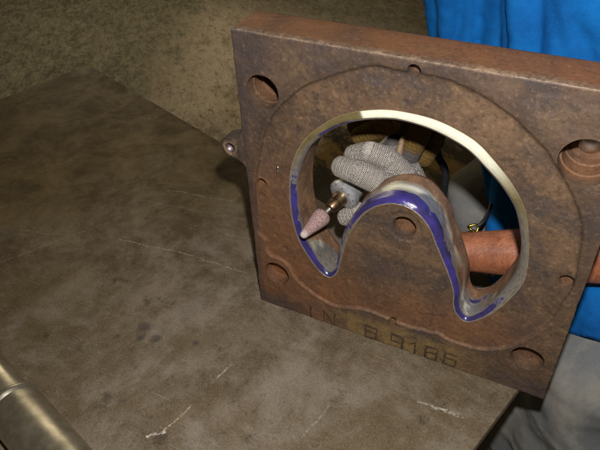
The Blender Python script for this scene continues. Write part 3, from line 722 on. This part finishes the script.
for i_ in rng.choice(cand, min(2200, len(cand))):
    p = hp[i_] + rng.normal(0, .0018, 3); p -= hn[i_] * ((p - hp[i_]) @ hn[i_]); n_ = hn[i_]
    g_ = np.array([-.35, 0, -1.0]) + rng.normal(0, .35, 3); g_ -= n_ * (g_ @ n_); g_ /= np.linalg.norm(g_)
    L_ = rng.uniform(.005, .011); sd_ = np.cross(n_, g_) * .00010; b0 = len(hv)
    for t_, lift in ((0, 0), (.5, .0016), (1, .0022)):
        c_ = p + g_ * L_ * t_ + n_ * (lift + .0001); hv += [c_ - sd_ * (1 - t_ * .8) - off, c_ + sd_ * (1 - t_ * .8) - off]
    hf += [(b0, b0 + 1, b0 + 3, b0 + 2), (b0 + 2, b0 + 3, b0 + 5, b0 + 4)]
ah = link('arm_hair', mesh('arm_hair', hv, hf), person, mat_plain('arm_hair_brown', (.11, .042, .018), .6), False); ah['kind'] = 'stuff'
hairm = blob('hair', [loc([((.34, .362, .728), (.078, .090, .092))]), loc([((.34, .405, .68), (.066, .055, .075))])], .006, 3)
link('hair', hairm, person, mat_plain('dark_hair', (.03, .02, .012), .7))
# shirt
def shift(ch, k): return [(p, tuple(np.array(r if hasattr(r, '__len__') else (r,) * 3) + k)) for p, r in ch]
sh_spine = [((.43, .37, -.33), (.20, .15, .10)), ((.42, .38, -.10), (.195, .155, .10)), ((.385, .40, .05), (.180, .15, .09)), ((.345, .41, .26), (.180, .135, .10)), ((.34, .405, .42), (.185, .125, .08)), ((.34, .40, .50), (.11, .085, .05))]
sl_l = [(LS, .074), (LS * .5 + LE * .5 + (.02, .02, 0), .066), (LS * .2 + LE * .8 + (.01, .01, 0), .060)]
sl_r = [(RS, .072), ((.140, .40, .34), .066), (RE * .8 + RS * .2, .060)]
belly = [((.47, .34, .12), (.15, .12, .08)), ((.50, .245, .06), (.13, .125, .07)), ((.50, .235, -.06), (.13, .125, .07))]
sm = blob('shirt', [loc(sh_spine), loc(sl_l), loc(sl_r), loc(belly)], .006, 6)
P = coords(sm) + off; Nn = normals(sm)
def folds(P, Nn):
    x, y, z = P[:, 0], P[:, 1], P[:, 2]; d = np.zeros(len(P))
    for px, slope, wd, amp, zlo in ((.108, .10, .010, .007, -1), (.150, -.05, .011, .010, -1), (.178, .02, .009, .009, -1), (.206, .10, .012, .012, -1), (.226, .22, .009, .008, -1),
                                    (.268, .26, .013, .013, .0), (.30, .55, .014, .009, .1), (.335, .7, .016, .011, .1), (.38, .2, .016, .010, -1), (.43, .1, .016, .012, -1), (.48, -.1, .018, .012, -1)):
        c = px + (z - .3) * -slope + (vnoise(z, z * 0 + px, .08, 5) - .5) * .012
        q = (x - c)
        d -= amp * np.exp(-np.abs(q / wd) ** 1.5) * sstep(zlo - .05, zlo + .05, z)
        d += amp * .5 * np.exp(-((q - 2.2 * wd) / (wd * 1.6)) ** 2)
    d += (vnoise(x + z * .4, z * .5, .06, 8) - .5) * .014 + (fbm(x + z * .7, z * .6 + y, .030, 18) - .5) * .009
    return P + Nn * d[:, None]
P2 = folds(P, Nn); set_coords(sm, P2 - off)
bm = bmesh.new(); bm.from_mesh(sm)
def hem(c):
    x, y, z = c.x + off[0], c.y + off[1], c.z + off[2]; lim = max(.06 - 3.2 * (x - .226), -.150 - .3 * (x - .29), -.30); lim = min(lim, .10)
    if x > .33 and y < .34: lim = max(lim, .01 - (y - .11) * 1.05)
    return z < lim
bmesh.ops.delete(bm, geom=[f for f in bm.faces if hem(f.calc_center_median())], context='FACES')
for _ in range(12):
    new = {}
    for v_ in bm.verts:
        nb_ = [e.other_vert(v_) for e in v_.link_edges if e.is_boundary]
        if len(nb_) == 2: new[v_] = v_.co * .4 + (nb_[0].co + nb_[1].co) * .3
    for v_, c_ in new.items(): v_.co = c_
bm.to_mesh(sm); bm.free()
shirt = link('shirt', sm, person, mat_cloth('blue_cotton', (.002, .080, .29), (.003, .160, .50), 800))
so_ = shirt.modifiers.new('s', 'SOLIDIFY'); so_.thickness = .0015; so_.offset = -1
# jeans
jl = [[(PV + (-.085, -.02, -.02), .122), ((.345, .25, -.37), .094), ((.31, .36, -.80), .072), ((.31, .35, FL + .07), .075)],
      [(PV + (.09, -.04, -.02), .122), ((.475, .30, -.07), .118), ((.47, .195, -.135), .114), ((.475, .182, -.24), .112), ((.478, .185, -.38), .104), ((.49, .22, -.55), .092), ((.50, .31, -.80), .074), ((.50, .30, FL + .07), .077)],
      [(PV + (-.05, -.02, .05), (.165, .118, .08)), (PV + (0, -.04, -.10), (.18, .125, .10)), ((.41, .215, -.22), (.10, .085, .08)), ((.40, .22, -.34), (.11, .085, .08)), ((.39, .235, -.50), (.10, .075, .08))],
      [((.26, .40, .0), .085), ((.238, .375, -.01), .075), ((.245, .36, -.2), .08), ((.31, .28, -.36), .07)]]
jm = blob('jeans', [loc(c) for c in jl], .007, 8)
P = coords(jm) + off; Nn = normals(jm)
d = (vnoise(P[:, 0] * 1.5 + P[:, 2] * .5, P[:, 2], .07, 15) - .5) * .020 + (fbm(P[:, 0] * .7 + P[:, 2] * .6, P[:, 2] * 1.6, .05, 16) - .5) * .014
set_coords(jm, P + Nn * d[:, None] - off)
jeans = link('jeans', jm, person, mat_cloth('faded_denim', (.125, .132, .136), (.195, .190, .175), 700, .9, (.245, .222, .185)))
clip_p = Vector(aty(473, 228, .215)) - pb
bm = bmesh.new()
for k in range(60):
    t = 2 * PI * k / 60; bmesh.ops.create_icosphere(bm, subdivisions=1, radius=.0022, matrix=Matrix.Translation(clip_p + Vector((math.cos(t) * .007, .003 * math.sin(2 * t), math.sin(t) * .006))))
link('key_ring', from_bm(bm, 'key_ring'), jeans, mat_metal('yellow_brass', (.60, .40, .06), (.75, .55, .12), .3, 1, 200))
link('belt_tab', sweep('belt_tab', [tuple(clip_p + Vector(q)) for q in ((.004, .0, .004), (.010, .006, .008), (.013, .02, .012), (.013, .05, .012))], [.002, .003, .003, .003], 10), jeans, M_black)
for sx, sy in ((.31, -.08), (.50, -.13)):
    sb = blob('shoe', [loc([((sx, .46 + sy, FL + .038), (.040, .045, .036)), ((sx, .36 + sy, FL + .034), (.044, .05, .032)), ((sx, .27 + sy, FL + .030), (.042, .045, .028))])], .006, 4)
    sP = coords(sb); sP[:, 2] = np.maximum(sP[:, 2], .003); set_coords(sb, sP); link('shoe', sb, person, mat_plain('brown_leather', (.06, .035, .02), .5))

# gloves: each one continuous knitted surface; stitches follow every finger
def glove(name, chains, voxel, mat, smooth=3, tips=()):
    gm = blob(name, [loc(c) for c in chains], voxel, smooth)
    P = coords(gm); best = np.full(len(P), 1e9); S_ = np.zeros(len(P)); A_ = np.zeros(len(P)); tipv = np.zeros(len(P))
    for ci, c in enumerate(chains):
        Q = [np.array(p, float) - off for p, r in c]; Rr = [np.mean(r) for p, r in c]; s0 = ci * .37
        for k in range(len(Q) - 1):
            e = Q[k + 1] - Q[k]; L = np.linalg.norm(e); ed = e / L
            t = np.clip(((P - Q[k]) @ ed) / L, -.3 if k == 0 else 0, 1.4 if k == len(Q) - 2 else 1); rel = P - Q[k] - t[:, None] * e
            dist = np.linalg.norm(rel, axis=1) - (Rr[k] + (Rr[k + 1] - Rr[k]) * np.clip(t, 0, 1))
            away = np.array(fwd) - ed * (np.array(fwd) @ ed); away /= np.linalg.norm(away); sidev = np.cross(ed, away)
            an = np.arctan2(rel @ sidev, -(rel @ away)) * max(.010, Rr[k])
            up_ = dist < best; best = np.where(up_, dist, best)
            S_ = np.where(up_, s0 + t * L, S_); A_ = np.where(up_, an, A_)
            tipv = np.where(up_, (t if (ci in tips and k == len(Q) - 2) else 0), tipv)
            s0 += L
    attr(gm, 'knit', np.stack([S_, A_, np.zeros(len(P))], 1), 'FLOAT_VECTOR'); attr(gm, 'tip', tipv, 'FLOAT')
    return link(name, gm, person, mat)
Y = lambda a, b, c: aty(a, b, c)
M_g1 = mat_knit('grey_white_knit', (.035, .029, .024), (.64, .58, .51))
lg = [[(LW + (.012, .004, -.004), .031), (LW, .032), (LW + (-.02, -.008, .035), (.036, .030, .034)), (Y(408, 214, .105), (.040, .026, .040)), (Y(404, 196, .100), (.036, .024, .036))],   # cuff and palm
      [(Y(409, 204, .082), .0155), (Y(393, 190, .068), .0160), (Y(374, 180, .055), .0160), (Y(356, 172, .048), .0152), (Y(342, 167, .050), .0140)],           # index finger
      [(Y(416, 192, .105), .0155), (Y(404, 174, .094), .0152), (Y(388, 160, .090), .0158), (Y(370, 153, .086), .0150), (Y(354, 155, .088), .0135)],         # middle finger
      [(Y(418, 186, .130), .0140), (Y(409, 166, .128), .0135), (Y(396, 155, .126), .0130), (Y(380, 154, .128), .0120)],
      [(Y(421, 188, .155), .0130), (Y(413, 170, .156), .0125), (Y(400, 160, .156), .0115)],
      [(Y(400, 216, .105), .0170), (Y(378, 214, .082), .0150), (Y(358, 212, .064), .0135), (Y(346, 217, .060), .0122)]]                                         # thumb
glove('left_glove', lg, .0015, M_g1)['label'] = 'grey white speckled knit glove gripping the grinder'
M_g2 = mat_knit('shaded_grey_knit', (.030, .017, .004), (.27, .165, .045), (.11, .10, .10))  # grey knit with yellow shade in its colour; tint paints the lit fingertip
rg_ = [[(RW + (0, .02, 0), .030), (RW, .032), (RW + (0, -.02, .012), (.042, .028, .03)), (Y(400, 112, .165), (.042, .028, .03))],
       [(Y(402, 112, .150), .0150), (Y(392, 122, .135), .0145), (Y(376, 129, .125), .0138), (Y(360, 136, .122), .0125)],
       [(Y(424, 112, .160), .0165), (Y(421, 126, .148), .0165), (Y(415, 141, .138), .0160), (Y(408, 157, .130), .0140)],
       [(Y(388, 108, .155), .0145), (Y(372, 116, .142), .0140), (Y(356, 126, .138), .0125)],
       [(Y(436, 118, .185), .0155), (Y(434, 140, .170), .0145), (Y(424, 158, .160), .0130)]]
glove('right_glove', rg_, .0018, M_g2, 3, (2,))['label'] = 'grey knit glove painted in dim yellow shade steadying the rear of the grinder'
